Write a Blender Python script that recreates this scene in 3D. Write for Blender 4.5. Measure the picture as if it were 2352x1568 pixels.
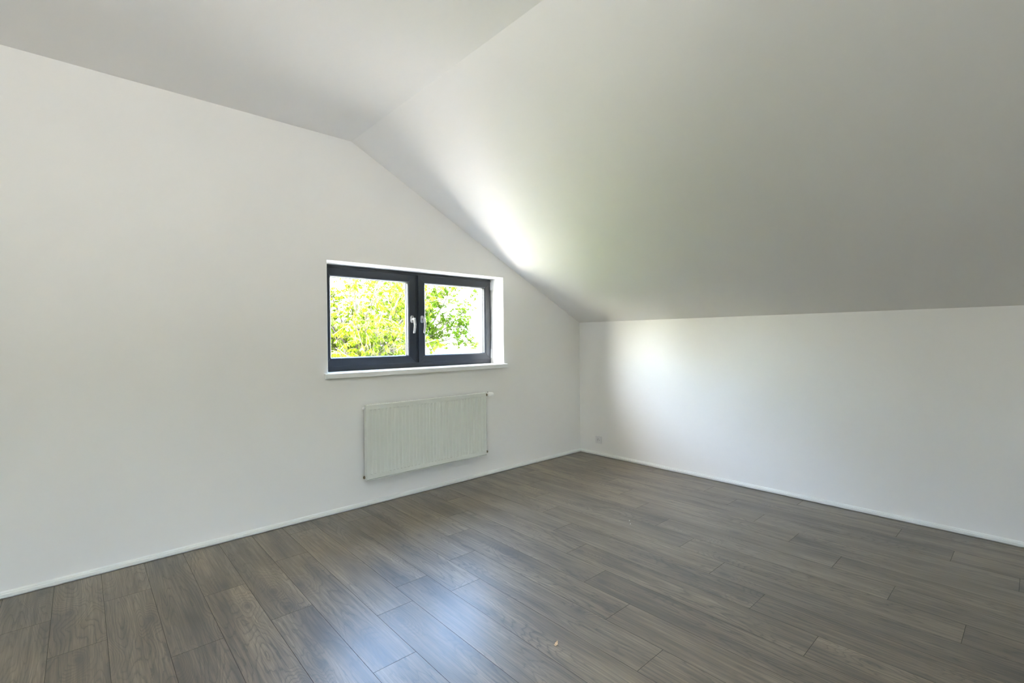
import bpy, bmesh, math, random
from mathutils import Vector, Matrix, noise as mnoise

for o in list(bpy.data.objects):
    bpy.data.objects.remove(o)
scene = bpy.context.scene
COL = scene.collection
PI = math.pi

# ------------------------------------------------------------------ camera
cam_d = bpy.data.cameras.new('camera')
cam_d.sensor_width = 36.0
cam_d.lens = 16.8513
cam_d.clip_start = 0.02
cam_d.clip_end = 400
cam = bpy.data.objects.new('camera', cam_d)
COL.objects.link(cam)
C = Vector((-4.287004, -3.592597, 1.313))
RX = Vector((0.742706, -0.66955, -0.00956))
UY = Vector((0.011868, -0.001112, 0.999929))
FZ = Vector((0.669513, 0.742767, -0.00712))
m = Matrix((RX, UY, -FZ)).transposed().to_4x4()
m.translation = C
cam.matrix_world = m
scene.camera = cam

# ------------------------------------------------------------------ world, sun, exposure
SUN_DIR = Vector((-0.74, -0.03, 0.67)).normalized()      # towards the sun: left of the house, along its gable
world = bpy.data.worlds.new('sky')
scene.world = world
world.use_nodes = True
wn = world.node_tree
wn.nodes.clear()
sky = wn.nodes.new('ShaderNodeTexSky')
sky.sky_type = 'NISHITA'
sky.sun_disc = False
sky.sun_elevation = math.asin(SUN_DIR.z)
sky.sun_rotation = math.atan2(SUN_DIR.x, SUN_DIR.y)
sky.air_density = 1.0
sky.dust_density = 3.0
sky.ozone_density = 1.0
bg = wn.nodes.new('ShaderNodeBackground')
bg.inputs['Strength'].default_value = 11.8
wo = wn.nodes.new('ShaderNodeOutputWorld')
wn.links.new(sky.outputs[0], bg.inputs[0])
wn.links.new(bg.outputs[0], wo.inputs[0])

sun_d = bpy.data.lights.new('sun', 'SUN')
sun_d.energy = 42.0
sun_d.angle = 0.0093
sun_d.color = (1.0, 0.92, 0.80)
sun = bpy.data.objects.new('sun', sun_d)
sun.rotation_euler = SUN_DIR.to_track_quat('Z', 'Y').to_euler()
sun.location = (-8, -4, 12)
COL.objects.link(sun)

LAMP_POS = Vector((-4.45, -3.10, 2.46))
LAMP_STRENGTH = 1010.0

vs = scene.view_settings
vs.view_transform = 'Standard'
vs.look = 'None'
vs.exposure = 0.0
vs.gamma = 1.0
vs.use_curve_mapping = False
cy = scene.cycles
cy.use_denoising = True
cy.use_light_tree = False
cy.adaptive_threshold = 0.04
cy.sample_clamp_indirect = 0.0
cy.diffuse_bounces = 6
cy.glossy_bounces = 6
cy.transparent_max_bounces = 16
cy.max_bounces = 9
cy.caustics_reflective = False
cy.caustics_refractive = False

# ------------------------------------------------------------------ helpers
def link(name, mesh, mat=None, parent=None):
    o = bpy.data.objects.new(name, mesh)
    COL.objects.link(o)
    if mat is not None:
        if len(mesh.materials) == 0:
            mesh.materials.append(mat)
    if parent is not None:
        o.parent = parent
    return o

def obj(name, bm, mat=None, parent=None, smooth=False, bevel=0.0, seg=2):
    me = bpy.data.meshes.new(name)
    bmesh.ops.recalc_face_normals(bm, faces=bm.faces)
    bm.to_mesh(me)
    bm.free()
    if smooth:
        for pl in me.polygons:
            pl.use_smooth = True
    o = link(name, me, mat, parent)
    if bevel > 0:
        b = o.modifiers.new('bevel', 'BEVEL')
        b.width = bevel
        b.segments = seg
        b.limit_method = 'ANGLE'
        b.angle_limit = math.radians(40)
    return o

def empty(name, loc=(0, 0, 0)):
    o = bpy.data.objects.new(name, None)
    o.location = loc
    o.empty_display_size = 0.1
    COL.objects.link(o)
    return o

def tag(o, label, cat, group=None):
    o['label'] = label
    o['category'] = cat
    if group:
        o['group'] = group
    return o

def structure(o):
    o['kind'] = 'structure'
    return o

def box(bm, x0, x1, y0, y1, z0, z1):
    v = [bm.verts.new(c) for c in ((x0, y0, z0), (x1, y0, z0), (x1, y1, z0), (x0, y1, z0),
                                   (x0, y0, z1), (x1, y0, z1), (x1, y1, z1), (x0, y1, z1))]
    for f in ((0, 3, 2, 1), (4, 5, 6, 7), (0, 1, 5, 4), (1, 2, 6, 5), (2, 3, 7, 6), (3, 0, 4, 7)):
        bm.faces.new([v[i] for i in f])

def loft(bm, rings, closed_ring=True, caps=True):
    """rings: lists of points of equal length, skinned one after another"""
    vr = [[bm.verts.new(p) for p in r] for r in rings]
    n = len(vr[0])
    for a, b in zip(vr[:-1], vr[1:]):
        for i in range(n if closed_ring else n - 1):
            j = (i + 1) % n
            bm.faces.new((a[i], a[j], b[j], b[i]))
    if caps:
        bm.faces.new(vr[0])
        bm.faces.new(list(reversed(vr[-1])))

def lathe(bm, prof, axis, origin, n=20):
    """prof: (radius, distance along axis)"""
    ax = Vector(axis).normalized()
    u = ax.orthogonal().normalized()
    w = ax.cross(u)
    rings = []
    for r, d in prof:
        rings.append([Vector(origin) + ax * d + (u * math.cos(2 * PI * i / n) + w * math.sin(2 * PI * i / n)) * max(r, 1e-4) for i in range(n)])
    loft(bm, rings)

def tube(bm, pts, radii, n=8):
    pts = [Vector(p) for p in pts]
    rings = []
    up = Vector((0.13, 0.31, 0.94))
    for i, p in enumerate(pts):
        d = (pts[min(i + 1, len(pts) - 1)] - pts[max(i - 1, 0)]).normalized()
        u = d.cross(up)
        if u.length < 1e-3:
            u = d.orthogonal()
        u.normalize()
        w = d.cross(u)
        r = radii[i] if hasattr(radii, '__len__') else radii
        rings.append([p + (u * math.cos(2 * PI * k / n) + w * math.sin(2 * PI * k / n)) * r for k in range(n)])
    loft(bm, rings)

# ------------------------------------------------------------------ materials
def new_mat(name):
    mt = bpy.data.materials.new(name)
    mt.use_nodes = True
    nt = mt.node_tree
    b = nt.nodes['Principled BSDF']
    return mt, nt, b

def nd(nt, kind, **kw):
    n = nt.nodes.new(kind)
    for k, v in kw.items():
        if k in n.inputs:
            n.inputs[k].default_value = v
        else:
            setattr(n, k, v)
    return n

def math_n(nt, op, a, b=None):
    n = nt.nodes.new('ShaderNodeMath')
    n.operation = op
    for i, v in enumerate((a, b)):
        if v is None:
            continue
        if isinstance(v, (int, float)):
            n.inputs[i].default_value = v
        else:
            nt.links.new(v, n.inputs[i])
    return n.outputs[0]

def ramp(nt, fac, stops):
    n = nt.nodes.new('ShaderNodeValToRGB')
    el = n.color_ramp.elements
    while len(el) < len(stops):
        el.new(0.5)
    for e, (p, c) in zip(el, stops):
        e.position = p
        e.color = c if len(c) == 4 else (*c, 1)
    nt.links.new(fac, n.inputs[0])
    return n.outputs[0]

def mix_rgb(nt, fac, a, b, blend='MIX'):
    n = nt.nodes.new('ShaderNodeMix')
    n.data_type = 'RGBA'
    n.blend_type = blend
    for sock, v in ((n.inputs[0], fac), (n.inputs[6], a), (n.inputs[7], b)):
        if isinstance(v, (int, float)):
            sock.default_value = v
        elif isinstance(v, (tuple, list)):
            sock.default_value = v if len(v) == 4 else (*v, 1)
        else:
            nt.links.new(v, sock)
    return n.outputs[2]

def plain(name, col, rough=0.5, metal=0.0, spec=0.5, bump=0.0, bscale=200.0, vary=0.0):
    mt, nt, b = new_mat(name)
    b.inputs['Base Color'].default_value = (*col, 1)
    b.inputs['Roughness'].default_value = rough
    b.inputs['Metallic'].default_value = metal
    b.inputs['Specular IOR Level'].default_value = spec
    tc = nt.nodes.new('ShaderNodeTexCoord')
    nz = nd(nt, 'ShaderNodeTexNoise', Scale=bscale, Detail=1.0)
    nt.links.new(tc.outputs['Object'], nz.inputs['Vector'])
    if bump > 0:
        bp = nd(nt, 'ShaderNodeBump', Strength=bump, Distance=0.002)
        nt.links.new(nz.outputs['Fac'], bp.inputs['Height'])
        nt.links.new(bp.outputs[0], b.inputs['Normal'])
    if vary > 0:
        lo = tuple(c * (1 - vary) for c in col)
        hi = tuple(min(1, c * (1 + vary)) for c in col)
        nt.links.new(ramp(nt, nz.outputs['Fac'], [(0.3, lo), (0.7, hi)]), b.inputs['Base Color'])
    return mt

def plaster(name, col):
    mt, nt, b = new_mat(name)
    b.inputs['Roughness'].default_value = 0.85
    b.inputs['Specular IOR Level'].default_value = 0.25
    tc = nt.nodes.new('ShaderNodeTexCoord')
    fine = nd(nt, 'ShaderNodeTexNoise', Scale=150.0, Detail=1.0, Roughness=0.6)
    wide = nd(nt, 'ShaderNodeTexNoise', Scale=1.3, Detail=1.0)
    # faint trowel strokes left in the skim coat
    mp = nt.nodes.new('ShaderNodeMapping')
    mp.inputs['Scale'].default_value = (1.6, 1.6, 26.0)
    mp.inputs['Rotation'].default_value = (0.0, 0.12, 0.0)
    stroke = nd(nt, 'ShaderNodeTexNoise', Scale=1.0, Detail=2.0, Roughness=0.65)
    nt.links.new(tc.outputs['Object'], fine.inputs['Vector'])
    nt.links.new(tc.outputs['Object'], wide.inputs['Vector'])
    nt.links.new(tc.outputs['Object'], mp.inputs['Vector'])
    nt.links.new(mp.outputs[0], stroke.inputs['Vector'])
    st = ramp(nt, stroke.outputs['Fac'], [(0.62, (0, 0, 0)), (0.72, (1, 1, 1))])
    h = math_n(nt, 'ADD', math_n(nt, 'MULTIPLY', fine.outputs['Fac'], 0.35), math_n(nt, 'MULTIPLY', st, 0.25))
    bp = nd(nt, 'ShaderNodeBump', Strength=0.25, Distance=0.0012)
    nt.links.new(h, bp.inputs['Height'])
    nt.links.new(bp.outputs[0], b.inputs['Normal'])
    lo = tuple(c * 0.985 for c in col)
    nt.links.new(ramp(nt, wide.outputs['Fac'], [(0.35, lo), (0.65, col)]), b.inputs['Base Color'])
    return mt

M_WALL = plaster('white wall paint', (0.88, 0.872, 0.85))
M_CEIL = plaster('white ceiling paint', (0.88, 0.872, 0.855))
M_BASE = plain('white lacquered skirting', (0.83, 0.845, 0.815), 0.42, bump=0.02)
M_SILL = plain('white laminate sill', (0.86, 0.87, 0.86), 0.35, bump=0.02)
M_FRAME = plain('anthracite foil', (0.018, 0.023, 0.032), 0.36, spec=0.5, bump=0.04, bscale=600)
M_GASKET = plain('black rubber gasket', (0.01, 0.01, 0.011), 0.6, bump=0.02)
M_ALU = plain('satin aluminium', (0.50, 0.50, 0.51), 0.34, metal=0.85, bump=0.03, bscale=500)
M_HINGE = plain('silver hinge cover', (0.72, 0.73, 0.75), 0.35, metal=0.4, bump=0.02)
M_RAD = plain('white radiator enamel', (0.735, 0.755, 0.70), 0.33, bump=0.015)
M_BRASS = plain('dull nickel brass', (0.25, 0.215, 0.14), 0.35, metal=0.8, bump=0.05)
M_HEAD = plain('white thermostat plastic', (0.86, 0.86, 0.85), 0.4, bump=0.02)
M_DARK = plain('black plastic', (0.015, 0.014, 0.013), 0.5, bump=0.02)
M_PLUG = plain('white socket plastic', (0.80, 0.79, 0.79), 0.35, bump=0.01)
M_SUB = plain('dark underlay', (0.012, 0.011, 0.010), 0.95, bump=0.05)

def mat_glass():
    mt = bpy.data.materials.new('window glass')
    mt.use_nodes = True
    nt = mt.node_tree
    nt.nodes.clear()
    out = nt.nodes.new('ShaderNodeOutputMaterial')
    tr = nd(nt, 'ShaderNodeBsdfTransparent')
    tr.inputs[0].default_value = (0.95, 0.97, 0.96, 1)
    gl = nd(nt, 'ShaderNodeBsdfGlossy', Roughness=0.02)
    fr = nd(nt, 'ShaderNodeFresnel', IOR=1.45)
    mx = nt.nodes.new('ShaderNodeMixShader')
    nt.links.new(fr.outputs[0], mx.inputs[0])
    nt.links.new(tr.outputs[0], mx.inputs[1])
    nt.links.new(gl.outputs[0], mx.inputs[2])
    nt.links.new(mx.outputs[0], out.inputs[0])
    return mt
M_GLASS = mat_glass()

def mat_oak():
    mt, nt, b = new_mat('grey brown oak laminate')
    L = nt.links
    tc = nt.nodes.new('ShaderNodeTexCoord')
    oi = nt.nodes.new('ShaderNodeObjectInfo')
    cx = nt.nodes.new('ShaderNodeCombineXYZ')
    for i, k in enumerate((37.0, 91.0, 53.0)):
        L.new(math_n(nt, 'MULTIPLY', oi.outputs['Random'], k), cx.inputs[i])
    def coords(sx, sy, mult=1.0):
        mp = nt.nodes.new('ShaderNodeMapping')
        mp.inputs['Scale'].default_value = (sx, sy, 1.0)
        L.new(tc.outputs['Object'], mp.inputs['Vector'])
        va = nt.nodes.new('ShaderNodeVectorMath')
        va.operation = 'MULTIPLY_ADD'
        va.inputs[1].default_value = (mult, mult, mult)
        L.new(cx.outputs[0], va.inputs[0])
        L.new(mp.outputs[0], va.inputs[2])
        return va.outputs[0]
    def noise(vec, detail=2.0, rough=0.5, dist=0.0):
        n = nd(nt, 'ShaderNodeTexNoise', Scale=1.0, Detail=detail, Roughness=rough, Distortion=dist)
        L.new(vec, n.inputs['Vector'])
        return n.outputs['Fac']
    # knots: sparse voronoi cells, stretched along the board
    vo = nd(nt, 'ShaderNodeTexVoronoi', Scale=1.0, Randomness=1.0)
    vo.voronoi_dimensions = '2D'
    L.new(coords(5.5, 2.4), vo.inputs['Vector'])
    kd = vo.outputs['Distance']
    sep = nt.nodes.new('ShaderNodeSeparateColor')
    L.new(vo.outputs['Color'], sep.inputs[0])
    has = ramp(nt, sep.outputs[0], [(0.60, (0, 0, 0)), (0.63, (1, 1, 1))])
    pull = math_n(nt, 'MULTIPLY', ramp(nt, kd, [(0.0, (1, 1, 1)), (0.42, (0, 0, 0))]), has)
    # growth rings cut by the board's face: contour lines of a long soft relief
    relief = noise(coords(7.0, 0.95), 2.0, 0.42, 0.35)
    wob = noise(coords(75.0, 14.0), 2.0, 0.65)
    val = math_n(nt, 'ADD', relief, math_n(nt, 'MULTIPLY', pull, 0.26))
    val = math_n(nt, 'ADD', val, math_n(nt, 'MULTIPLY', wob, 0.034))
    rings = math_n(nt, 'FRACT', math_n(nt, 'MULTIPLY', val, 24.0))
    ringc = ramp(nt, rings, [(0.0, (0.42,) * 3), (0.07, (0.95,) * 3), (0.35, (1.12,) * 3), (0.80, (0.92,) * 3), (0.93, (0.60,) * 3), (1.0, (0.42,) * 3)])
    show = ramp(nt, noise(coords(4.0, 0.9, 1.7), 1.0), [(0.34, (0.22,) * 3), (0.58, (1.0,) * 3)])
    # fibres
    fib = noise(coords(420.0, 9.0), 1.0, 0.6)
    fib2 = noise(coords(90.0, 2.2), 2.0, 0.6)
    tone = noise(coords(8.5, 1.4, 2.3), 2.0, 0.55, 0.0)
    base = ramp(nt, tone, [(0.27, (0.074, 0.058, 0.042)), (0.46, (0.146, 0.116, 0.083)), (0.70, (0.226, 0.182, 0.130))])
    base = mix_rgb(nt, math_n(nt, 'MULTIPLY', show, 0.85), base, mix_rgb(nt, 1.0, base, ringc, 'MULTIPLY'))
    base = mix_rgb(nt, 0.8, base, mix_rgb(nt, 1.0, base, ramp(nt, fib2, [(0.3, (0.62,) * 3), (0.7, (1.34, 1.32, 1.28))]), 'MULTIPLY'))
    base = mix_rgb(nt, 0.8, base, mix_rgb(nt, 1.0, base, ramp(nt, fib, [(0.3, (0.66,) * 3), (0.7, (1.28,) * 3)]), 'MULTIPLY'))
    core = math_n(nt, 'MULTIPLY', ramp(nt, kd, [(0.0, (1, 1, 1)), (0.045, (0.8,) * 3), (0.13, (0.18,) * 3), (0.26, (0, 0, 0))]), has)
    base = mix_rgb(nt, math_n(nt, 'MULTIPLY', core, 0.72), base, (0.055, 0.045, 0.039))
    tint = ramp(nt, oi.outputs['Random'], [(0.0, (0.88, 0.88, 0.90)), (0.35, (1.06, 1.04, 1.0)), (0.7, (0.96, 0.96, 0.97)), (1.0, (1.10, 1.08, 1.05))])
    base = mix_rgb(nt, 1.0, base, tint, 'MULTIPLY')
    L.new(base, b.inputs['Base Color'])
    rg = ramp(nt, fib, [(0.25, (0.47,) * 3), (0.75, (0.58,) * 3)])
    L.new(rg, b.inputs['Roughness'])
    b.inputs['Specular IOR Level'].default_value = 0.85
    b.inputs['Coat Weight'].default_value = 0.5
    b.inputs['Coat Roughness'].default_value = 0.30
    hgt = math_n(nt, 'ADD', math_n(nt, 'MULTIPLY', ringc, math_n(nt, 'MULTIPLY', show, 0.6)), math_n(nt, 'MULTIPLY', fib, 0.5))
    bp = nd(nt, 'ShaderNodeBump', Strength=0.22, Distance=0.0006)
    L.new(hgt, bp.inputs['Height'])
    L.new(bp.outputs[0], b.inputs['Normal'])
    return mt
M_OAK = mat_oak()

# ------------------------------------------------------------------ room shell
XL, XR, YB, YF = -6.2, 0.0, 0.0, -5.2        # left wall, right wall, window wall, wall behind the camera
H, KNEE, XBRK = 2.848, 1.4835, -2.704
SL = (H - KNEE) / XBRK                         # slope of the roof side
WL, WR, WT, WB = -2.907, -1.161, 1.912, 1.030  # window opening in the wall
TH = 0.40                                      # wall thickness
def zs(x):
    return KNEE + SL * x

def wall_back():
    bm = bmesh.new()
    T = 0.03
    polys = [
        [(XL - .3, -.3), (WL, -.3), (WL, WB), (WL, WT), (WL, H + T), (XL - .3, H + T)],
        [(WL, -.3), (WR, -.3), (WR, WB), (WL, WB)],
        [(WL, WT), (WR, WT), (WR, zs(WR) + T), (XBRK, H + T), (WL, H + T)],
        [(WR, -.3), (.3, -.3), (.3, zs(.3) + T), (WR, zs(WR) + T), (WR, WT), (WR, WB)],
    ]
    cache = {}
    def vv(x, y, z):
        k = (round(x, 5), round(y, 5), round(z, 5))
        if k not in cache:
            cache[k] = bm.verts.new((x, y, z))
        return cache[k]
    for p in polys:
        bm.faces.new([vv(x, 0, z) for x, z in p])
        bm.faces.new([vv(x, TH, z) for x, z in reversed(p)])
    op = [(WL, WB), (WR, WB), (WR, WT), (WL, WT)]
    for i in range(4):
        a, c = op[i], op[(i + 1) % 4]
        bm.faces.new([vv(a[0], 0, a[1]), vv(c[0], 0, c[1]), vv(c[0], TH, c[1]), vv(a[0], TH, a[1])])
    out = [(XL - .3, -.3), (WL, -.3), (WR, -.3), (.3, -.3), (.3, zs(.3) + T), (WR, zs(WR) + T), (XBRK, H + T), (WL, H + T), (XL - .3, H + T)]
    for i in range(len(out)):
        a, c = out[i], out[(i + 1) % len(out)]
        bm.faces.new([vv(a[0], 0, a[1]), vv(a[0], TH, a[1]), vv(c[0], TH, c[1]), vv(c[0], 0, c[1])])
    o = obj('wall_back', bm, M_WALL, bevel=0.004, seg=3)
    o['label'] = 'white plastered gable wall with the small window'
    return structure(o)
wall_back()

bm = bmesh.new(); box(bm, 0, .3, YF - .3, 0, -.3, KNEE + .04)
o = structure(obj('wall_right', bm, M_WALL)); o['label'] = 'low white knee wall under the sloped ceiling'
bm = bmesh.new(); box(bm, XL - .3, XL, YF - .3, 0, -.3, H + .03)
structure(obj('wall_left', bm, M_WALL))
DX0, DX1, DZ1 = -5.10, -4.10, 2.12              # glazed door added behind the camera as a soft light source
bm = bmesh.new()
box(bm, XL, DX0, YF - .3, YF, -.3, H + .03)
box(bm, DX1, 0, YF - .3, YF, -.3, H + .03)
box(bm, DX0, DX1, YF - .3, YF, DZ1, H + .03)
box(bm, DX0, DX1, YF - .3, YF, -.3, 0.0)
structure(obj('wall_front', bm, M_WALL))
bm = bmesh.new(); box(bm, XL - .3, XBRK, YF - .3, 0, H, H + .3)
o = structure(obj('ceiling', bm, M_CEIL)); o['label'] = 'flat white ceiling'
bm = bmesh.new()
ring = [(XBRK, H), (.35, zs(.35)), (.35, zs(.35) + .3), (XBRK, H + .3)]
loft(bm, [[(x, YF - .3, z) for x, z in ring], [(x, 0, z) for x, z in ring]])
o = structure(obj('ceiling_slope', bm, M_CEIL)); o['label'] = 'white sloped ceiling under the roof'
# filled joints between the plasterboards, a hair proud of the paint
def seam(a, b_, w):
    bm = bmesh.new()
    A, B_ = Vector((a[0], a[1], zs(a[0]))), Vector((b_[0], b_[1], zs(b_[0])))
    nrm = Vector((SL, 0, -1)).normalized()
    d = (B_ - A).normalized()
    sd = d.cross(nrm)
    n = 14
    rings = []
    for i in range(n + 1):
        t = i / n
        hgt = 0.0007 * min(1, 4 * t, 4 * (1 - t)) + 0.00005
        p = A.lerp(B_, t) + sd * 0.004 * math.sin(9 * t)
        rings.append([p - sd * w - nrm * 0.002, p - sd * w, p - sd * w * 0.25 + nrm * hgt, p + sd * w * 0.25 + nrm * hgt, p + sd * w, p + sd * w - nrm * 0.002])
    loft(bm, rings)
    obj('plaster_seam', bm, M_CEIL, o, smooth=False)
seam((-2.25, -1.598), (-1.14, -1.586), 0.028)
seam((-1.12, -1.62), (-1.03, -2.45), 0.030)

# ------------------------------------------------------------------ floor
bm = bmesh.new(); box(bm, XL, 0, YF, 0, -.25, -.009)
floor = structure(obj('floor', bm, M_SUB))
floor['label'] = 'grey-brown oak laminate floor'
M_GROOVE = plain('dark bevelled board edge', (0.050, 0.042, 0.034), 0.7, bump=0.02)
PITCH, PLEN, GAP = 0.19195, 1.2885, 0.0004
PT = 0.009
def plank_mesh(w, l0, l1):
    """board with small V-edges; y runs from l0 to l1 in the board's own print"""
    bm = bmesh.new()
    e, d = 0.0007, 0.0006
    def rect(x, ya, yb, z):
        return [(-x, ya, z), (x, ya, z), (x, yb, z), (-x, yb, z)]
    h = w / 2
    loft(bm, [rect(h, l0, l1, -PT), rect(h, l0, l1, -d), rect(h - e, l0 + e, l1 - e, 0)])
    bmesh.ops.recalc_face_normals(bm, faces=bm.faces)
    me = bpy.data.meshes.new('plank')
    bm.to_mesh(me); bm.free()
    me.materials.append(M_OAK)
    me.materials.append(M_GROOVE)
    for pl in me.polygons:
        pl.material_index = 0 if pl.normal.z > 0.95 else 1
    return me
FULL = plank_mesh(PITCH - GAP, -PLEN / 2 + GAP / 2, PLEN / 2 - GAP / 2)
joints = {0: -1.022, 1: -1.661, 2: -1.941, 3: -2.218, 4: -1.215, 5: -1.50, 6: -1.784, 7: -2.068, 8: -1.063, 9: -1.354,
          10: -1.644, 11: -1.938, 12: -0.938, 13: -1.233, 14: -1.527, 15: -1.297, 16: -1.470, 17: -1.824, 18: -1.163, 19: -1.99, 20: -1.163}
rnd = random.Random(11)
EDGE = 0.0195                                   # expansion gap along the walls, under the skirting
for k in range(0, 33):
    x1 = 0.010 - PITCH * k
    x0 = x1 - PITCH
    xa, xb = max(x0, XL + EDGE), min(x1, -EDGE)
    if xb - xa < 0.02:
        continue
    j = joints.get(k, -rnd.uniform(0.4, 1.2))
    while j < -PLEN * 0.0:
        j += PLEN
    y1 = j
    while y1 > YF:
        y0 = y1 - PLEN
        ya, yb = max(y0, YF + EDGE), min(y1, -EDGE)
        if yb - ya > 0.03:
            yc, xc = (y0 + y1) / 2, (xa + xb) / 2
            if ya == y0 and yb == y1 and xa == x0 and xb == x1:
                me = FULL
            else:
                me = plank_mesh(xb - xa - GAP, ya - yc + GAP / 2, yb - yc - GAP / 2)
            o = link('plank', me, None, floor)
            o.location = (xc, yc, 0)
        y1 -= PLEN

# ------------------------------------------------------------------ skirting
def skirting(name, along, a, b, cuts):
    """small white profile: upright with a rounded head and a bead line; along 'x' on the window wall, 'y' on the knee wall"""
    root = structure(empty(name))
    prof = [(0.0, 0.003), (0.0155, 0.003), (0.0165, 0.005), (0.0165, 0.0195), (0.0150, 0.0215), (0.0120, 0.0222), (0.0105, 0.0238),
            (0.0108, 0.0262), (0.0085, 0.0300), (0.0045, 0.0330), (0.0, 0.0338)]
    edges = [a] + cuts + [b]
    for s, e in zip(edges[:-1], edges[1:]):
        s2, e2 = s + 0.0004, e - 0.0004
        bm = bmesh.new()
        if along == 'x':
            loft(bm, [[(s2, -d, z) for d, z in prof], [(e2, -d, z) for d, z in prof]])
        else:
            loft(bm, [[(-d, s2, z) for d, z in prof], [(-d, e2, z) for d, z in prof]])
        obj('board', bm, M_BASE, root)
    return root
skirting('baseboard_back', 'x', XL, -0.0005, [-2.612]) ['label'] = 'thin white skirting along the window wall'
skirting('baseboard_right', 'y', YF, -0.017, [-0.996])['label'] = 'thin white skirting along the knee wall'

# ------------------------------------------------------------------ window
win = structure(empty('window_1', (0, 0, 0)))
win['label'] = 'anthracite two-sash window in the gable wall'
FX0, FX1, FZ0, FZ1 = -2.912, -1.150, 1.050, 1.917   # outer frame, a little into the plaster
FY = 0.200

def ring_frame(bm, o_, i_, y0, y1):
    """rectangular frame between outer (x0,x1,z0,z1) and inner rectangle"""
    def rc(r, y):
        return [(r[0], y, r[2]), (r[1], y, r[2]), (r[1], y, r[3]), (r[0], y, r[3])]
    loft(bm, [rc(i_, y0), rc(o_, y0), rc(o_, y1), rc(i_, y1), rc(i_, y0)], caps=False)
    bmesh.ops.remove_doubles(bm, verts=bm.verts, dist=1e-6)

bm = bmesh.new()
ring_frame(bm, (FX0, FX1, FZ0, FZ1), (-2.846, -1.216, 1.135, 1.850), FY, FY + 0.075)
obj('frame', bm, M_FRAME, win, bevel=0.0015)
bm = bmesh.new(); box(bm, -2.060, -2.002, FY - 0.001, FY + 0.06, 1.135, 1.850)
obj('meeting_post', bm, M_FRAME, win, bevel=0.001)

def sash(x0, x1, z0, z1, hinge_right):
    s = bpy.data.objects.new('sash', None)
    COL.objects.link(s); s.parent = win
    y0, y1 = FY - 0.016, FY + 0.050
    w, wt, wb = 0.060, 0.058, 0.056
    inn = (x0 + w, x1 - w, z0 + wb, z1 - wt)
    # four mitred rails
    O = (x0, x1, z0, z1)
    g = 0.0002
    def rail(pts):
        bm = bmesh.new()
        loft(bm, [[(x, y0, z) for x, z in pts], [(x, y1, z) for x, z in pts]])
        obj('rail', bm, M_FRAME, s, bevel=0.0022, seg=3)
    rail([(O[0], O[3]), (O[1], O[3]), (inn[1], inn[3] + g), (inn[0], inn[3] + g)])
    rail([(O[0], O[2]), (O[1], O[2]), (inn[1], inn[2] - g), (inn[0], inn[2] - g)])
    rail([(O[0], O[2]), (O[0], O[3]), (inn[0] - g, inn[3]), (inn[0] - g, inn[2])])
    rail([(O[1], O[2]), (O[1], O[3]), (inn[1] + g, inn[3]), (inn[1] + g, inn[2])])
    # glazing bead, rounded towards the glass
    bm = bmesh.new()
    prof = [(0.0, y0 + 0.001), (0.003, y0 + 0.0006), (0.0065, y0 + 0.003), (0.0115, y0 + 0.010), (0.0145, y0 + 0.020), (0.0150, y0 + 0.029), (0.0, y0 + 0.029)]
    def rc(d, y):
        return [(inn[0] + d, y, inn[2] + d), (inn[1] - d, y, inn[2] + d), (inn[1] - d, y, inn[3] - d), (inn[0] + d, y, inn[3] - d)]
    loft(bm, [rc(d, y) for d, y in prof], caps=False)
    obj('glazing_bead', bm, M_FRAME, s)
    # gasket
    bm = bmesh.new()
    d = 0.0125
    ring_frame(bm, (inn[0] + d, inn[1] - d, inn[2] + d, inn[3] - d), (inn[0] + d + .0045, inn[1] - d - .0045, inn[2] + d + .0045, inn[3] - d - .0045), y0 + 0.0285, y0 + 0.033)
    obj('gasket', bm, M_GASKET, s)
    # double pane
    for yy in (y0 + 0.032, y0 + 0.050):
        bm = bmesh.new()
        vs_ = [bm.verts.new(c) for c in ((inn[0] + .006, yy, inn[2] + .006), (inn[1] - .006, yy, inn[2] + .006), (inn[1] - .006, yy, inn[3] - .006), (inn[0] + .006, yy, inn[3] - .006))]
        bm.faces.new(vs_)
        obj('pane', bm, M_GLASS, s)
    # aluminium spacer between the panes
    bm = bmesh.new()
    d = 0.0165
    ring_frame(bm, (inn[0] + .008, inn[1] - .008, inn[2] + .008, inn[3] - .008), (inn[0] + d, inn[1] - d, inn[2] + d, inn[3] - d), y0 + 0.035, y0 + 0.047)
    obj('spacer', bm, M_ALU, s)
    # hinges at the outer stile
    hx = x1 + 0.006 if hinge_right else x0 - 0.006
    for za, zb in ((1.800, 1.884), (1.112, 1.206)):
        bm = bmesh.new()
        lathe(bm, [(0.0, 0), (0.0048, 0.001), (0.0055, 0.004), (0.0055, zb - za - 0.004), (0.0048, zb - za - 0.001), (0, zb - za)], (0, 0, 1), (hx, y0 - 0.002, za), 14)
        if za < 1.2:
            lathe(bm, [(0.0, 0), (0.0042, 0.001), (0.0042, 0.007), (0, 0.008)], (0, 0, 1), (hx, y0 - 0.002, za - 0.011), 12)
        obj('hinge', bm, M_HINGE, s, smooth=True)
    return s

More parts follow.
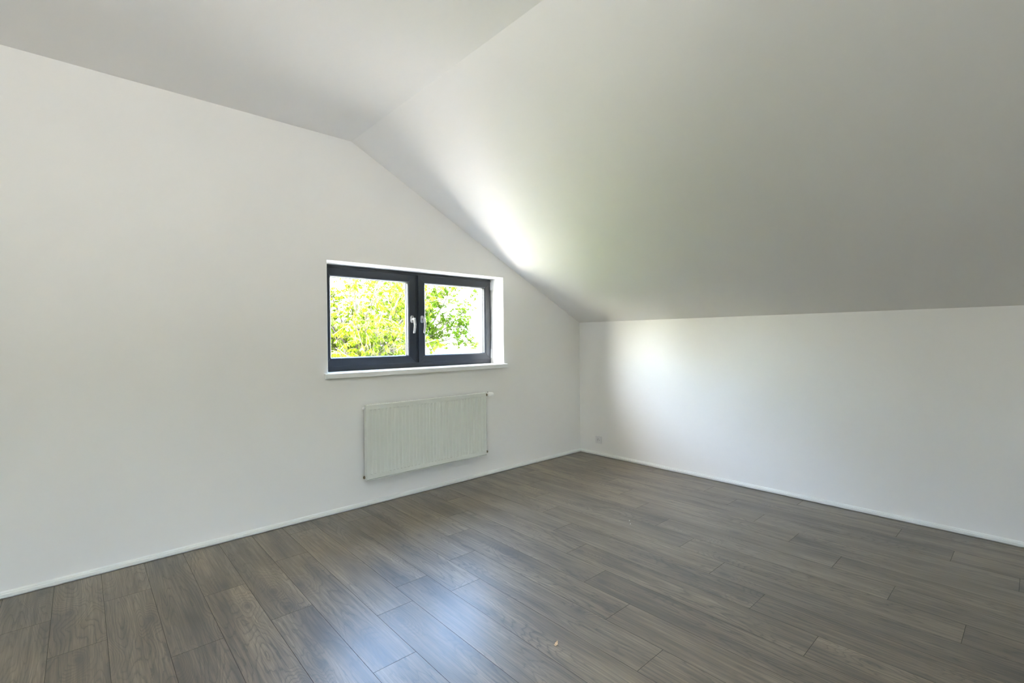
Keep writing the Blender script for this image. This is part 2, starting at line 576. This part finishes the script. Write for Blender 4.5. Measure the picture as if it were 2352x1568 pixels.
def handle(s, hx, hz, yf):
    """oval rose and a lever hanging straight down"""
    bm = bmesh.new()
    n = 28
    def oval(rx, hh, y):
        pts = []
        for i in range(n):
            a = 2 * PI * i / n
            pts.append((hx + rx * math.cos(a), y, hz + rx * math.sin(a) + (hh if math.sin(a) >= 0 else -hh)))
        return pts
    loft(bm, [oval(0.0155, 0.0175, yf), oval(0.0155, 0.0175, yf - 0.008), oval(0.0135, 0.0175, yf - 0.0105)])
    o = obj('handle_rose', bm, M_ALU, s, bevel=0.0)
    bm = bmesh.new()
    lathe(bm, [(0.0098, 0.009), (0.0098, 0.030), (0.0108, 0.038), (0.0085, 0.048), (0.0, 0.050)], (0, -1, 0), (hx, yf, hz), 18)
    obj('handle_neck', bm, M_ALU, s, smooth=True)
    bm = bmesh.new()
    rings = []
    for t in [0, .06, .15, .3, .5, .7, .85, .95, 1.0]:
        z = hz + 0.011 - 0.136 * t
        bow = math.sin(min(1, t * 1.05) * PI) * 0.012
        yc = yf - 0.043 - bow + 0.004 * t
        wx = 0.0100 - 0.0020 * t
        wy = 0.0062 if 0 < t < 1 else 0.0045
        rings.append([(hx + wx * math.copysign(abs(math.cos(a)) ** 0.6, math.cos(a)), yc + wy * math.copysign(abs(math.sin(a)) ** 0.6, math.sin(a)), z)
                      for a in [2 * PI * i / 16 for i in range(16)]])
    loft(bm, rings)
    obj('handle_lever', bm, M_ALU, s, smooth=True)

SZ0, SZ1 = 1.100, 1.886
s1 = sash(-2.880, -2.047, SZ0, SZ1, False)
s2 = sash(-2.014, -1.178, SZ0, SZ1, True)
handle(s1, -2.083, 1.490, FY - 0.016)
handle(s2, -1.981, 1.491, FY - 0.016)

# inner sill board with rounded nose
bm = bmesh.new()
prof = [(0.26, 1.029), (0.26, 1.0600), (-0.034, 1.0600), (-0.0375, 1.0592), (-0.0398, 1.0568), (-0.0405, 1.0535), (-0.0405, 1.0235), (-0.0385, 1.0222), (-0.024, 1.0222), (-0.024, 1.029)]
def sillring(x, cut):
    return [(x, min(y, cut), z) for y, z in prof]
loft(bm, [[(WL, y, z) for y, z in prof], [(WR, y, z) for y, z in prof]])
for xa, xb in ((-2.940, WL), (WR, -1.146)):
    p2 = [(y if y < 0 else -0.0002, z) for y, z in prof]
    loft(bm, [[(xa, y, z) for y, z in p2], [(xb, y, z) for y, z in p2]])
o = obj('window_sill', bm, M_SILL, win)
o['label'] = 'white inner window sill board'
# outer sill and outer reveal strip
bm = bmesh.new(); loft(bm, [[(x, .275, 1.06), (x, .46, 1.035), (x, .46, 1.015), (x, .275, 1.030)] for x in (WL, WR)])
obj('outer_sill', bm, M_ALU, win)

# unseen glazed door, added behind the camera to let in fill light
door = structure(empty('added_door_1'))
door['label'] = 'anthracite glazed door added behind the camera for soft fill light'
DY = YF - 0.20
bm = bmesh.new(); ring_frame(bm, (DX0, DX1, 0.0, DZ1), (DX0 + .05, DX1 - .05, 0.05, DZ1 - .05), DY - 0.07, DY)
obj('frame', bm, M_FRAME, door, bevel=0.0015)
for xa, xb in ((DX0 + .035, DX1 - .035),):
    leaf = bpy.data.objects.new('leaf', None); COL.objects.link(leaf); leaf.parent = door
    bm = bmesh.new(); ring_frame(bm, (xa, xb, 0.035, DZ1 - .035), (xa + .075, xb - .075, 0.11, DZ1 - .11), DY - 0.05, DY + 0.016)
    obj('leaf_frame', bm, M_FRAME, leaf, bevel=0.002)
    bm = bmesh.new()
    bm.faces.new([bm.verts.new(c) for c in ((xa + .07, DY - .02, .105), (xb - .07, DY - .02, .105), (xb - .07, DY - .02, DZ1 - .105), (xa + .07, DY - .02, DZ1 - .105))])
    obj('pane', bm, M_GLASS, leaf)

# ------------------------------------------------------------------ radiator
rad = tag(empty('radiator', (-2.066, -0.075, 0.222)), 'white ribbed steel panel radiator hung on the wall below the window', 'radiator')
RO = Vector(rad.location)
RX0, RX1, RZ0, RZ1 = -2.657, -1.475, 0.222, 0.806
RYF, RYB = -0.105, -0.045
def robj(name, bm, mat, **kw):
    bmesh.ops.translate(bm, verts=bm.verts, vec=-RO)
    return obj(name, bm, mat, rad, **kw)
# ribbed front panel: 35 upright channels pressed into the sheet
bm = bmesh.new()
N = 35
mx = 0.022
pitch = (RX1 - RX0 - 2 * mx) / N
zt, zb = RZ1 - 0.036, RZ0 + 0.042
dep = 0.0045
xs = [(RX0, 0), ]
cols = [(RX0 + 0.002, 0.0)]
for i in range(N):
    c = RX0 + mx + pitch * (i + 0.5)
    hw, sl = pitch * 0.30, pitch * 0.09
    cols += [(c - hw, 0.0), (c - hw + sl, dep), (c + hw - sl, dep), (c + hw, 0.0)]
cols += [(RX1 - 0.002, 0.0)]
rows = [(RZ0 + 0.010, 0), (zb, 0), (zb + 0.006, 1), (zt - 0.006, 1), (zt, 0), (RZ1 - 0.003, 0)]
grid = [[bm.verts.new((x, RYF + d * k, z)) for x, d in cols] for z, k in rows]
for a, b_ in zip(grid[:-1], grid[1:]):
    for i in range(len(cols) - 1):
        bm.faces.new((a[i], a[i + 1], b_[i + 1], b_[i]))
# folded rim round the sheet
def redge(pts):
    vs_ = [bm.verts.new(p) for p in pts]
    return vs_
top_f = grid[-1]
top_b = [bm.verts.new((v.co.x, RYF + 0.004, RZ1)) for v in top_f]
top_c = [bm.verts.new((v.co.x, RYF + 0.018, RZ1)) for v in top_f]
for i in range(len(cols) - 1):
    bm.faces.new((top_f[i], top_f[i + 1], top_b[i + 1], top_b[i]))
    bm.faces.new((top_b[i], top_b[i + 1], top_c[i + 1], top_c[i]))
bot_f = grid[0]
bot_b = [bm.verts.new((v.co.x, RYF + 0.006, RZ0 + 0.0095)) for v in bot_f]
for i in range(len(cols) - 1):
    bm.faces.new((bot_f[i], bot_b[i], bot_b[i + 1], bot_f[i + 1]))
robj('front_panel', bm, M_RAD)
# side covers, bottom lip
for xa, xb in ((RX0 - 0.0005, RX0 + 0.002), (RX1 - 0.002, RX1 + 0.0005)):
    bm = bmesh.new(); box(bm, xa, xb, RYF + 0.0005, RYB - 0.018, RZ0, RZ1 - 0.001)
    robj('side_cover', bm, M_RAD, bevel=0.0008)
bm = bmesh.new(); box(bm, RX0 + 0.002, RX1 - 0.002, RYF + 0.0005, RYF + 0.016, RZ0, RZ0 + 0.0055)
robj('bottom_lip', bm, M_RAD, bevel=0.001)
# water body and convector fins behind, top grille
bm = bmesh.new(); box(bm, RX0 + 0.006, RX1 - 0.006, RYF + 0.0055, RYF + 0.016, RZ0 + 0.012, RZ1 - 0.008)
robj('water_body', bm, M_RAD)
bm = bmesh.new()
for i in range(70):
    x = RX0 + 0.02 + (RX1 - RX0 - 0.04) * i / 69
    box(bm, x - 0.0006, x + 0.0006, RYF + 0.0165, RYB - 0.004, RZ0 + 0.05, RZ1 - 0.03)
robj('convector_fins', bm, M_RAD)
bm = bmesh.new()
ga, gb = RYF + 0.0185, RYB - 0.018
for i in range(60):
    x = RX0 + 0.006 + (RX1 - RX0 - 0.012) * i / 59
    box(bm, x - 0.003, x + 0.003, ga, gb, RZ1 - 0.004, RZ1 - 0.001)
box(bm, RX0 + 0.003, RX1 - 0.003, gb, gb + 0.003, RZ1 - 0.012, RZ1 - 0.0008)
robj('top_grille', bm, M_RAD)
for x in (RX0 + 0.18, RX1 - 0.18):
    bm = bmesh.new(); box(bm, x - 0.015, x + 0.015, RYF + 0.017, -0.001, RZ0 + 0.06, RZ1 - 0.05)
    robj('wall_bracket', bm, M_RAD)
ZT_, ZB_ = 0.781, 0.246
YV = -0.076
# closed stubs on the left: air vent above, drain plug below
for z, mat_ in ((ZT_, M_HEAD), (ZB_, M_BRASS)):
    bm = bmesh.new()
    lathe(bm, [(0.0, -0.02), (0.0095, -0.02), (0.0095, 0.006), (0.0, 0.006)], (-1, 0, 0), (RX0, YV, z), 18)
    robj('pipe_stub', bm, M_RAD, smooth=False)
    bm = bmesh.new()
    lathe(bm, [(0.0, 0.006), (0.0118, 0.0062), (0.0118, 0.013), (0.0098, 0.0155), (0.0045, 0.016), (0.0040, 0.019), (0, 0.0195)], (-1, 0, 0), (RX0, YV, z), 6 if mat_ is M_HEAD else 18)
    robj('air_vent' if mat_ is M_HEAD else 'drain_plug', bm, mat_)
# thermostatic valve, upper right
bm = bmesh.new()
lathe(bm, [(0.0, -0.015), (0.0095, -0.015), (0.0095, 0.004), (0.0125, 0.0045), (0.0125, 0.013), (0.0085, 0.014), (0.0085, 0.022), (0.0110, 0.023), (0.0110, 0.034), (0.0, 0.034)], (1, 0, 0), (RX1, YV, ZT_), 8)
tube(bm, [(RX1 + 0.020, YV, ZT_), (RX1 + 0.020, YV + 0.03, ZT_), (RX1 + 0.020, -0.0005, ZT_)], 0.0075, 12)
valve = robj('thermostatic_valve', bm, M_BRASS)
bm = bmesh.new()
lathe(bm, [(0.0, 0.032), (0.0165, 0.0325), (0.0215, 0.038), (0.0230, 0.048), (0.0225, 0.075), (0.0180, 0.101), (0.0160, 0.1045), (0.0, 0.1055)], (1, 0, 0), (RX1, YV, ZT_), 12)
for i in range(12):
    a = 2 * PI * i / 12
    c = Vector((RX1 + 0.060, YV + 0.0222 * math.cos(a), ZT_ + 0.0222 * math.sin(a)))
    box(bm, c.x - 0.014, c.x + 0.014, c.y - 0.0012, c.y + 0.0012, c.z - 0.0012, c.z + 0.0012)
robj('thermostat_head', bm, M_HEAD).parent = valve
bm = bmesh.new(); lathe(bm, [(0, 0), (0.004, 0), (0.004, 0.005), (0, 0.0052)], (0, 0, 1), (RX1 + 0.043, YV, ZT_ + 0.0215), 10)
robj('index_pin', bm, M_DARK).parent = valve
# lockshield valve, lower right
bm = bmesh.new()
lathe(bm, [(0.0, -0.015), (0.0115, 0.0), (0.0130, 0.001), (0.0130, 0.009), (0.0085, 0.013), (0.0080, 0.020), (0.0105, 0.023), (0.0115, 0.029), (0.0095, 0.034), (0.0, 0.036)], (1, 0, 0), (RX1, YV, ZB_), 14)
tube(bm, [(RX1 + 0.016, YV, ZB_), (RX1 + 0.016, YV + 0.03, ZB_), (RX1 + 0.016, -0.0005, ZB_)], 0.0075, 12)
robj('lockshield_valve', bm, M_BRASS)

# ------------------------------------------------------------------ wall socket on the knee wall
soc = tag(empty('power_socket', (0, -0.266, 0.170)), 'small white power socket low on the knee wall near the corner', 'socket')
def sobj(name, bm, mat, **kw):
    bmesh.ops.translate(bm, verts=bm.verts, vec=-Vector(soc.location))
    return obj(name, bm, mat, soc, **kw)
def srect(hw, x):
    return [(x, -0.266 - hw, 0.170 - hw), (x, -0.266 + hw, 0.170 - hw), (x, -0.266 + hw, 0.170 + hw), (x, -0.266 - hw, 0.170 + hw)]
bm = bmesh.new()
loft(bm, [srect(0.0275, -0.0075), srect(0.0395, -0.0085), srect(0.0405, -0.0070), srect(0.0405, -0.0003)], caps=False)
sobj('cover_plate', bm, M_PLUG)
bm = bmesh.new()
n = 32
def sring(r, x):
    return [(x, -0.266 + r * math.cos(2 * PI * i / n + PI / 4), 0.170 + r * math.sin(2 * PI * i / n + PI / 4)) for i in range(n)]
def ssq(hw, x):
    pts = []
    for i in range(n):
        a = 2 * PI * i / n + PI / 4
        k = hw / max(abs(math.cos(a)), abs(math.sin(a)))
        pts.append((x, -0.266 + k * math.cos(a), 0.170 + k * math.sin(a)))
    return pts
loft(bm, [ssq(0.0270, -0.004), ssq(0.0270, -0.0092), sring(0.0215, -0.0092), sring(0.0195, -0.0020), sring(0.0005, -0.0018)], caps=False)
sobj('insert', bm, M_PLUG)
bm = bmesh.new(); lathe(bm, [(0.0025, 0), (0.0025, 0.010), (0.0, 0.011)], (-1, 0, 0), (-0.0019, -0.266, 0.181), 10)
sobj('earth_pin', bm, M_ALU)
for yy in (-0.2755, -0.2565):
    bm = bmesh.new(); lathe(bm, [(0.0032, 0), (0.0032, 0.0006), (0, 0.0006)], (-1, 0, 0), (-0.0019, yy, 0.1675), 12)
    sobj('contact_hole', bm, M_DARK)

# ------------------------------------------------------------------ pendant bulb (above the frame, its shadow shows below the radiator)
lamp = tag(empty('pendant_lamp', (LAMP_POS.x, LAMP_POS.y, H)), 'bare bulb hanging from the flat ceiling', 'lamp')
def lobj(name, bm, mat, **kw):
    bmesh.ops.translate(bm, verts=bm.verts, vec=-Vector(lamp.location))
    return obj(name, bm, mat, lamp, **kw)
bm = bmesh.new(); lathe(bm, [(0.0, 0.0002), (0.045, 0.0005), (0.042, 0.02), (0.012, 0.03), (0, 0.031)], (0, 0, -1), (LAMP_POS.x, LAMP_POS.y, H), 24)
lobj('ceiling_rose', bm, M_HEAD, smooth=True)
bm = bmesh.new(); tube(bm, [(LAMP_POS.x, LAMP_POS.y, H - 0.025), (LAMP_POS.x, LAMP_POS.y, LAMP_POS.z + 0.12)], 0.003, 8)
lobj('cord', bm, M_HEAD)
bm = bmesh.new(); lathe(bm, [(0.0, 0.13), (0.010, 0.13), (0.017, 0.115), (0.017, 0.055), (0.0, 0.055)], (0, 0, 1), LAMP_POS, 18)
lobj('lamp_holder', bm, M_HEAD, smooth=True)
mt = bpy.data.materials.new('lit bulb'); mt.use_nodes = True
nt = mt.node_tree; nt.nodes.clear()
em = nd(nt, 'ShaderNodeEmission', Strength=LAMP_STRENGTH); em.inputs[0].default_value = (0.965, 0.985, 0.965, 1)
ou = nt.nodes.new('ShaderNodeOutputMaterial'); nt.links.new(em.outputs[0], ou.inputs[0])
bm = bmesh.new(); lathe(bm, [(0.0, -0.034), (0.014, -0.031), (0.026, -0.020), (0.0315, -0.004), (0.030, 0.012), (0.022, 0.030), (0.0145, 0.044), (0.0140, 0.056)], (0, 0, 1), LAMP_POS, 16)
lobj('bulb', bm, mt, smooth=True)

# ------------------------------------------------------------------ crumbs on the floor
mp_ = plain('dry petal', (0.62, 0.42, 0.24), 0.6, bump=0.1, vary=0.3)
bm = bmesh.new()
pts = [(-0.010, -0.006, 0.0005), (0.0, -0.009, 0.004), (0.012, 0.0, 0.007), (0.014, 0.006, 0.009), (0.0, 0.006, 0.003), (-0.009, 0.003, 0.0015)]
lo = [bm.verts.new(p) for p in pts]; hi = [bm.verts.new((x, y, z + 0.0012)) for x, y, z in pts]
bm.faces.new(lo); bm.faces.new(list(reversed(hi)))
for i in range(6):
    bm.faces.new((lo[i], lo[(i + 1) % 6], hi[(i + 1) % 6], hi[i]))
o = tag(obj('petal', bm, mp_), 'tiny dry tan petal lying on the laminate floor', 'petal')
o.location = (-2.789, -2.194, 0.0002)
mc_ = plain('plaster crumb', (0.8, 0.8, 0.78), 0.8, bump=0.1)
for i, (x, y, r) in enumerate(((-1.388, -1.611, 0.0035), (-1.431, -1.648, 0.003))):
    bm = bmesh.new()
    bmesh.ops.create_icosphere(bm, subdivisions=1, radius=r)
    for v in bm.verts:
        v.co *= rnd.uniform(0.75, 1.2)
        v.co.z = max(v.co.z, -r * 0.6)
    o = tag(obj('plaster_crumb', bm, mc_), ('tiny white plaster crumb on the floor nearer the knee wall', 'tiny white plaster crumb on the floor farther from the knee wall')[i], 'crumb', 'plaster crumbs on the floor')
    o.location = (x, y, r * 0.6)

# ------------------------------------------------------------------ outside: garden on a slope, trees, neighbour's house
def mat_ground():
    mt, nt, b = new_mat('pale gravel and lawn')
    b.inputs['Roughness'].default_value = 0.95
    tc = nt.nodes.new('ShaderNodeTexCoord')
    n1 = nd(nt, 'ShaderNodeTexNoise', Scale=0.18, Detail=4.0)
    n2 = nd(nt, 'ShaderNodeTexNoise', Scale=14.0, Detail=5.0)
    nt.links.new(tc.outputs['Object'], n1.inputs['Vector']); nt.links.new(tc.outputs['Object'], n2.inputs['Vector'])
    gravel = ramp(nt, n2.outputs['Fac'], [(0.3, (0.36, 0.34, 0.30)), (0.7, (0.50, 0.475, 0.42))])
    grass = ramp(nt, n2.outputs['Fac'], [(0.3, (0.08, 0.10, 0.030)), (0.7, (0.19, 0.21, 0.085))])
    # paved drive along the house, gravel court up the slope on the right, lawn between
    sp = nt.nodes.new('ShaderNodeSeparateXYZ')
    nt.links.new(tc.outputs['Object'], sp.inputs[0])
    wob = math_n(nt, 'MULTIPLY', n1.outputs['Fac'], 1.6)
    drive = math_n(nt, 'LESS_THAN', math_n(nt, 'ADD', sp.outputs[1], wob), 6.2)
    court = math_n(nt, 'GREATER_THAN', math_n(nt, 'ADD', sp.outputs[1], wob), 12.6)
    pale = math_n(nt, 'MAXIMUM', drive, court)
    nt.links.new(mix_rgb(nt, pale, grass, gravel), b.inputs['Base Color'])
    return mt
M_GROUND = mat_ground()
def ground_z(x, y):
    t = min(1, max(0, (y - 3.0) / 9.0))
    t = t * t * (3 - 2 * t)
    return -2.9 + 3.55 * t
bm = bmesh.new()
gx = [-60, -40, -25, -16, -10, -6, -3, 0, 3, 6, 9, 13, 18, 26, 40, 60]
gy = [-60, -40, -20, -8, 0.8, 2, 3, 4, 5, 6, 7, 8, 9, 10, 11, 12, 14, 18, 24, 34, 60]
gv = [[bm.verts.new((x, y, ground_z(x, y))) for x in gx] for y in gy]
for a, b_ in zip(gv[:-1], gv[1:]):
    for i in range(len(gx) - 1):
        bm.faces.new((a[i], a[i + 1], b_[i + 1], b_[i]))
o = structure(obj('garden_ground', bm, M_GROUND, smooth=True))
o['label'] = 'pale sunlit ground of the garden outside'
# added out of view to block sky from the door: overhang and tall hedge
bm = bmesh.new(); box(bm, -7.2, -1.6, YF - 3.0, YF - .3, 2.35, 2.55)
structure(obj('screen_overhang', bm, M_WALL))
M_SCREEN_HEDGE = plain('dark hedge', (0.035, 0.055, 0.015), 0.9, bump=0.6, bscale=6, vary=0.5)
bm = bmesh.new()
hr = random.Random(4)
hx_ = [-45 + 1.5 * i for i in range(54)]
rows_ = []
for z_, d_ in ((-2.95, 0.0), (-1.5, 0.35), (0.5, 0.4), (2.5, 0.3), (4.2, 0.1), (4.9, -0.6), (4.9, -1.8), (-2.95, -2.2)):
    rows_.append([bm.verts.new((x, -26 + d_ + hr.uniform(-.25, .25), z_ + (hr.uniform(-.25, .25) if z_ > -2.9 else 0))) for x in hx_])
for a, b_ in zip(rows_[:-1], rows_[1:]):
    for i in range(len(hx_) - 1):
        bm.faces.new((a[i], a[i + 1], b_[i + 1], b_[i]))
bm.faces.new([r_[0] for r_ in rows_]); bm.faces.new([r_[-1] for r_ in reversed(rows_)])
tag(obj('screen_hedge', bm, M_SCREEN_HEDGE), 'tall dark hedge added out of view to block low sky', 'screen_hedge')
# the storey below, so that the room stands on something
bm = bmesh.new(); box(bm, XL - .3, .3, YF - .3, TH - .02, -2.95, -.3)
structure(obj('wall_lower_storey', bm, M_WALL))

def mat_leaf(name, cols):
    mt = bpy.data.materials.new(name); mt.use_nodes = True
    nt = mt.node_tree; nt.nodes.clear()
    out = nt.nodes.new('ShaderNodeOutputMaterial')
    at = nt.nodes.new('ShaderNodeAttribute'); at.attribute_name = 'tone'
    col = ramp(nt, at.outputs['Fac'], [(i / (len(cols) - 1), c) for i, c in enumerate(cols)])
    df = nt.nodes.new('ShaderNodeBsdfDiffuse'); tl = nt.nodes.new('ShaderNodeBsdfTranslucent')
    mx = nt.nodes.new('ShaderNodeMixShader'); mx.inputs[0].default_value = 0.45
    nt.links.new(col, df.inputs[0]); nt.links.new(col, tl.inputs[0])
    nt.links.new(df.outputs[0], mx.inputs[1]); nt.links.new(tl.outputs[0], mx.inputs[2])
    nt.links.new(mx.outputs[0], out.inputs[0])
    return mt
M_LEAF_A = mat_leaf('yellow green leaf', [(0.070, 0.115, 0.004), (0.105, 0.15, 0.006), (0.15, 0.19, 0.012), (0.20, 0.23, 0.08), (0.20, 0.14, 0.05)])
M_LEAF_B = mat_leaf('fresh green leaf', [(0.028, 0.070, 0.003), (0.050, 0.095, 0.004), (0.085, 0.125, 0.006), (0.13, 0.16, 0.03)])
M_BARK = plain('grey brown bark', (0.075, 0.058, 0.042), 0.9, bump=0.4, bscale=40, vary=0.35)

class Foliage:
    def __init__(self):
        self.v, self.f, self.t = [], [], []
    def leaf(self, base, d, side, L, W, tone):
        """pointed blade folded along its midrib: base, two shoulders, tip"""
        d = d.normalized()
        side = (side - d * side.dot(d)).normalized()
        nrm = d.cross(side)
        i = len(self.v)
        mid = base + d * L * 0.45 - nrm * W * 0.18
        self.v += [base, mid + side * W * 0.5 + nrm * W * 0.22, base + d * L - nrm * L * 0.10, mid - side * W * 0.5 + nrm * W * 0.22, mid]
        self.f += [(i, i + 1, i + 4), (i + 1, i + 2, i + 4), (i + 2, i + 3, i + 4), (i + 3, i, i + 4)]
        self.t += [tone] * 5
    def build(self, name, mat, parent):
        me = bpy.data.meshes.new(name)
        me.from_pydata([tuple(p) for p in self.v], [], self.f)
        at = me.attributes.new('tone', 'FLOAT', 'POINT')
        at.data.foreach_set('value', self.t)
        o = link(name, me, mat, parent)
        o['kind'] = 'stuff'
        return o

def rvec(r):
    while True:
        v = Vector((r.uniform(-1, 1), r.uniform(-1, 1), r.uniform(-1, 1)))
        if 0.05 < v.length < 1:
            return v.normalized()

def make_tree(name, label, base, bole, limbs, seed, mat, L, droop, per, tw, twl, group):
    """trunk, limbs given as polylines in world space, twigs off the limbs, leaf clusters on the twigs"""
    r = random.Random(seed)
    root = tag(empty(name, base), label, 'tree', group)
    B = Vector(base)
    bm = bmesh.new()
    tube(bm, [Vector(p) - B for p in bole[0]], bole[1], 10)
    obj('trunk', bm, M_BARK, root, smooth=True)
    fo = Foliage()
    bmt = bmesh.new()
    for pts, r0 in limbs:
        pts = [Vector(p) for p in pts]
        # smooth polyline
        fine = []
        for a, c in zip(pts[:-1], pts[1:]):
            for k in range(5):
                fine.append(a.lerp(c, k / 5) + rvec(r) * 0.02)
        fine.append(pts[-1])
        nf = len(fine)
        bm = bmesh.new()
        tube(bm, [p - B for p in fine], [r0 * (1 - 0.8 * i / nf) for i in range(nf)], 7)
        obj('branch', bm, M_BARK, root, smooth=True)
        for _ in range(tw):
            i = int((r.random() ** 0.7) * (nf - 1))
            p = fine[max(2, i)]
            d = (fine[min(nf - 1, i + 1)] - fine[max(0, i - 1)]).normalized()
            d = (d * 0.5 + rvec(r)).normalized()
            ln = twl * r.uniform(0.4, 1.0)
            q = [p, p + d * ln * 0.5 + Vector((0, 0, 0.02)), p + d * ln + Vector((0, 0, -0.08 * droop))]
            tube(bmt, [x - B for x in q], [0.006, 0.004, 0.002], 4)
            for c in range(per):
                t = r.uniform(0.25, 1.0)
                at = q[0].lerp(q[1], t * 2) if t < 0.5 else q[1].lerp(q[2], t * 2 - 1)
                tone = min(1, max(0, r.gauss(0.42, 0.24)))
                for _k in range(r.randint(4, 7)):
                    dd = rvec(r) * 0.75 + Vector((0, 0, -droop)) + d * 0.25
                    fo.leaf(at + rvec(r) * 0.012 - B, dd, rvec(r), L * r.uniform(0.6, 1.15), L * r.uniform(0.30, 0.42), min(1, max(0, tone + r.gauss(0, 0.12))))
    obj('twigs', bmt, M_BARK, root)['kind'] = 'stuff'
    fo.build('foliage', mat, root)
    return root

# cherry-like tree close to the window, filling the left sash
r = random.Random(3)
limbs = []
hub = Vector((0.7, 7.2, 0.2))
for i in range(46):
    tx = r.uniform(-1.4, 2.5) if i % 3 else r.uniform(-1.4, 0.2); tz = r.uniform(0.2, 3.1) if i % 3 else r.uniform(1.4, 3.1); ty = r.uniform(5.2, 7.4)
    tip = Vector((tx, ty, tz))
    mid = hub.lerp(tip, 0.5) + Vector((r.uniform(-.2, .2), r.uniform(-.2, .2), r.uniform(0.1, 0.45)))
    limbs.append(([tuple(hub), tuple(mid), tuple(tip)], 0.030))
make_tree('cherry_tree', 'yellow-green tree with drooping pointed leaves close behind the left window sash', (0.75, 7.4, ground_z(.75, 7.4)),
          ([(0.75, 7.4, ground_z(.75, 7.4) - .2), (0.72, 7.35, -0.8), (0.7, 7.2, 0.3)], [0.14, 0.11, 0.075]),
          limbs, 5, M_LEAF_A, 0.100, 1.0, 4, 40, 0.6, 'trees in the garden outside')
# greener, looser tree farther off, behind the right sash
r = random.Random(8)
limbs = []
hub = Vector((5.0, 12.0, 1.0))
for i in range(34):
    tip = Vector((r.uniform(2.6, 7.2), r.uniform(10.4, 12.6), r.uniform(1.2, 4.2)))
    mid = hub.lerp(tip, 0.5) + Vector((r.uniform(-.3, .3), r.uniform(-.3, .3), r.uniform(0.1, 0.5)))
    limbs.append(([tuple(hub), tuple(mid), tuple(tip)], 0.035))
limbs.append(([tuple(hub), (6.2, 11.4, 1.35), (7.5, 11.0, 0.95)], 0.045))
make_tree('garden_tree', 'loose fresh-green tree farther off behind the right window sash', (5.0, 12.1, ground_z(5, 12.1)),
          ([(5.0, 12.1, ground_z(5, 12.1) - .2), (5.0, 12.0, 1.05)], [0.11, 0.06]),
          limbs, 21, M_LEAF_B, 0.11, 0.25, 5, 46, 0.65, 'trees in the garden outside')

# two unseen broad trees, added to block sky light on the knee wall
for ti, (bx, by, lab) in enumerate(((-4.6, 9.0, 'unseen broad leafy tree added to block sky left of the window view, nearest the cherry tree'), (-10.0, 9.4, 'unseen broad leafy tree added to block sky at the far left'))):
    r = random.Random(14 + ti)
    limbs = []
    hub = Vector((bx, by, 1.0))
    for i in range(26):
        tip = Vector((bx + r.uniform(-3.2, 2.6), by + r.uniform(-1.2, 1.3), r.uniform(0.2, 6.2)))
        mid = hub.lerp(tip, 0.5) + Vector((r.uniform(-.3, .3), r.uniform(-.3, .3), r.uniform(0.1, 0.5)))
        limbs.append(([tuple(hub), tuple(mid), tuple(tip)], 0.05))
    make_tree('screen_tree', lab, (bx, by + .1, ground_z(bx, by + .1)),
              ([(bx, by + .1, ground_z(bx, by + .1) - .2), (bx, by, 1.1)], [0.16, 0.09]),
              limbs, 33 + ti, M_LEAF_A, 0.22, 0.5, 5, 22, 0.9, 'trees in the garden outside')

# neighbour's house far behind the trees: pale walls, red-brown roof
M_HOUSE = plain('sunlit pale render', (0.72, 0.70, 0.66), 0.9, bump=0.1, bscale=20)
M_TILE = plain('red brown roof tiles', (0.085, 0.040, 0.026), 0.85, bump=0.3, bscale=30, vary=0.3)
M_PANE = plain('dark far window', (0.05, 0.045, 0.05), 0.2)
hs = tag(empty('neighbour_house', (17, 30, 0.6)), 'pale rendered house with a red-brown roof far behind the trees', 'house')
def hobj(name, bm, mat):
    bmesh.ops.translate(bm, verts=bm.verts, vec=-Vector(hs.location))
    return obj(name, bm, mat, hs)
bm = bmesh.new()
ring = [(12.0, 0.3), (24.0, 0.3), (24.0, 4.3), (18.0, 7.6), (12.0, 4.3)]
loft(bm, [[(x, 28, z) for x, z in ring], [(x, 38, z) for x, z in ring]])
hobj('wall', bm, M_HOUSE)
for sx, ex in ((18.0, 11.3), (18.0, 24.7)):
    bm = bmesh.new()
    zz = 3.92
    ring = [(18.0, 7.62), (ex, zz), (ex, zz + .22), (18.0, 7.86)]
    loft(bm, [[(x, 27.4, z) for x, z in ring], [(x, 38.5, z) for x, z in ring]])
    hobj('roof', bm, M_TILE)
for x, z in ((14.4, 2.9), (18.6, 2.5), (21.4, 2.5)):
    bm = bmesh.new(); box(bm, x, x + 0.5, 27.95, 27.99, z, z + 0.9)
    w_ = hobj('window', bm, M_PANE)
hs.location.x += 5.0
# low garden wall and a marker post on the gravel
bm = bmesh.new(); box(bm, 6.0, 10.5, 15.2, 15.5, 0.4, 1.12)
tag(obj('garden_wall', bm, plain('weathered brown stone', (0.10, 0.07, 0.05), 0.9, bump=0.5, bscale=9, vary=0.5), bevel=0.02), 'low brown stone wall behind the gravel', 'wall')
bm = bmesh.new(); lathe(bm, [(0, 0), (0.022, 0), (0.022, 0.28), (0.0, 0.29)], (0, 0, 1), (7.28, 13.0, 0.60), 10)
tag(obj('marker_post', bm, M_BARK), 'short wooden post standing on the pale gravel', 'post')
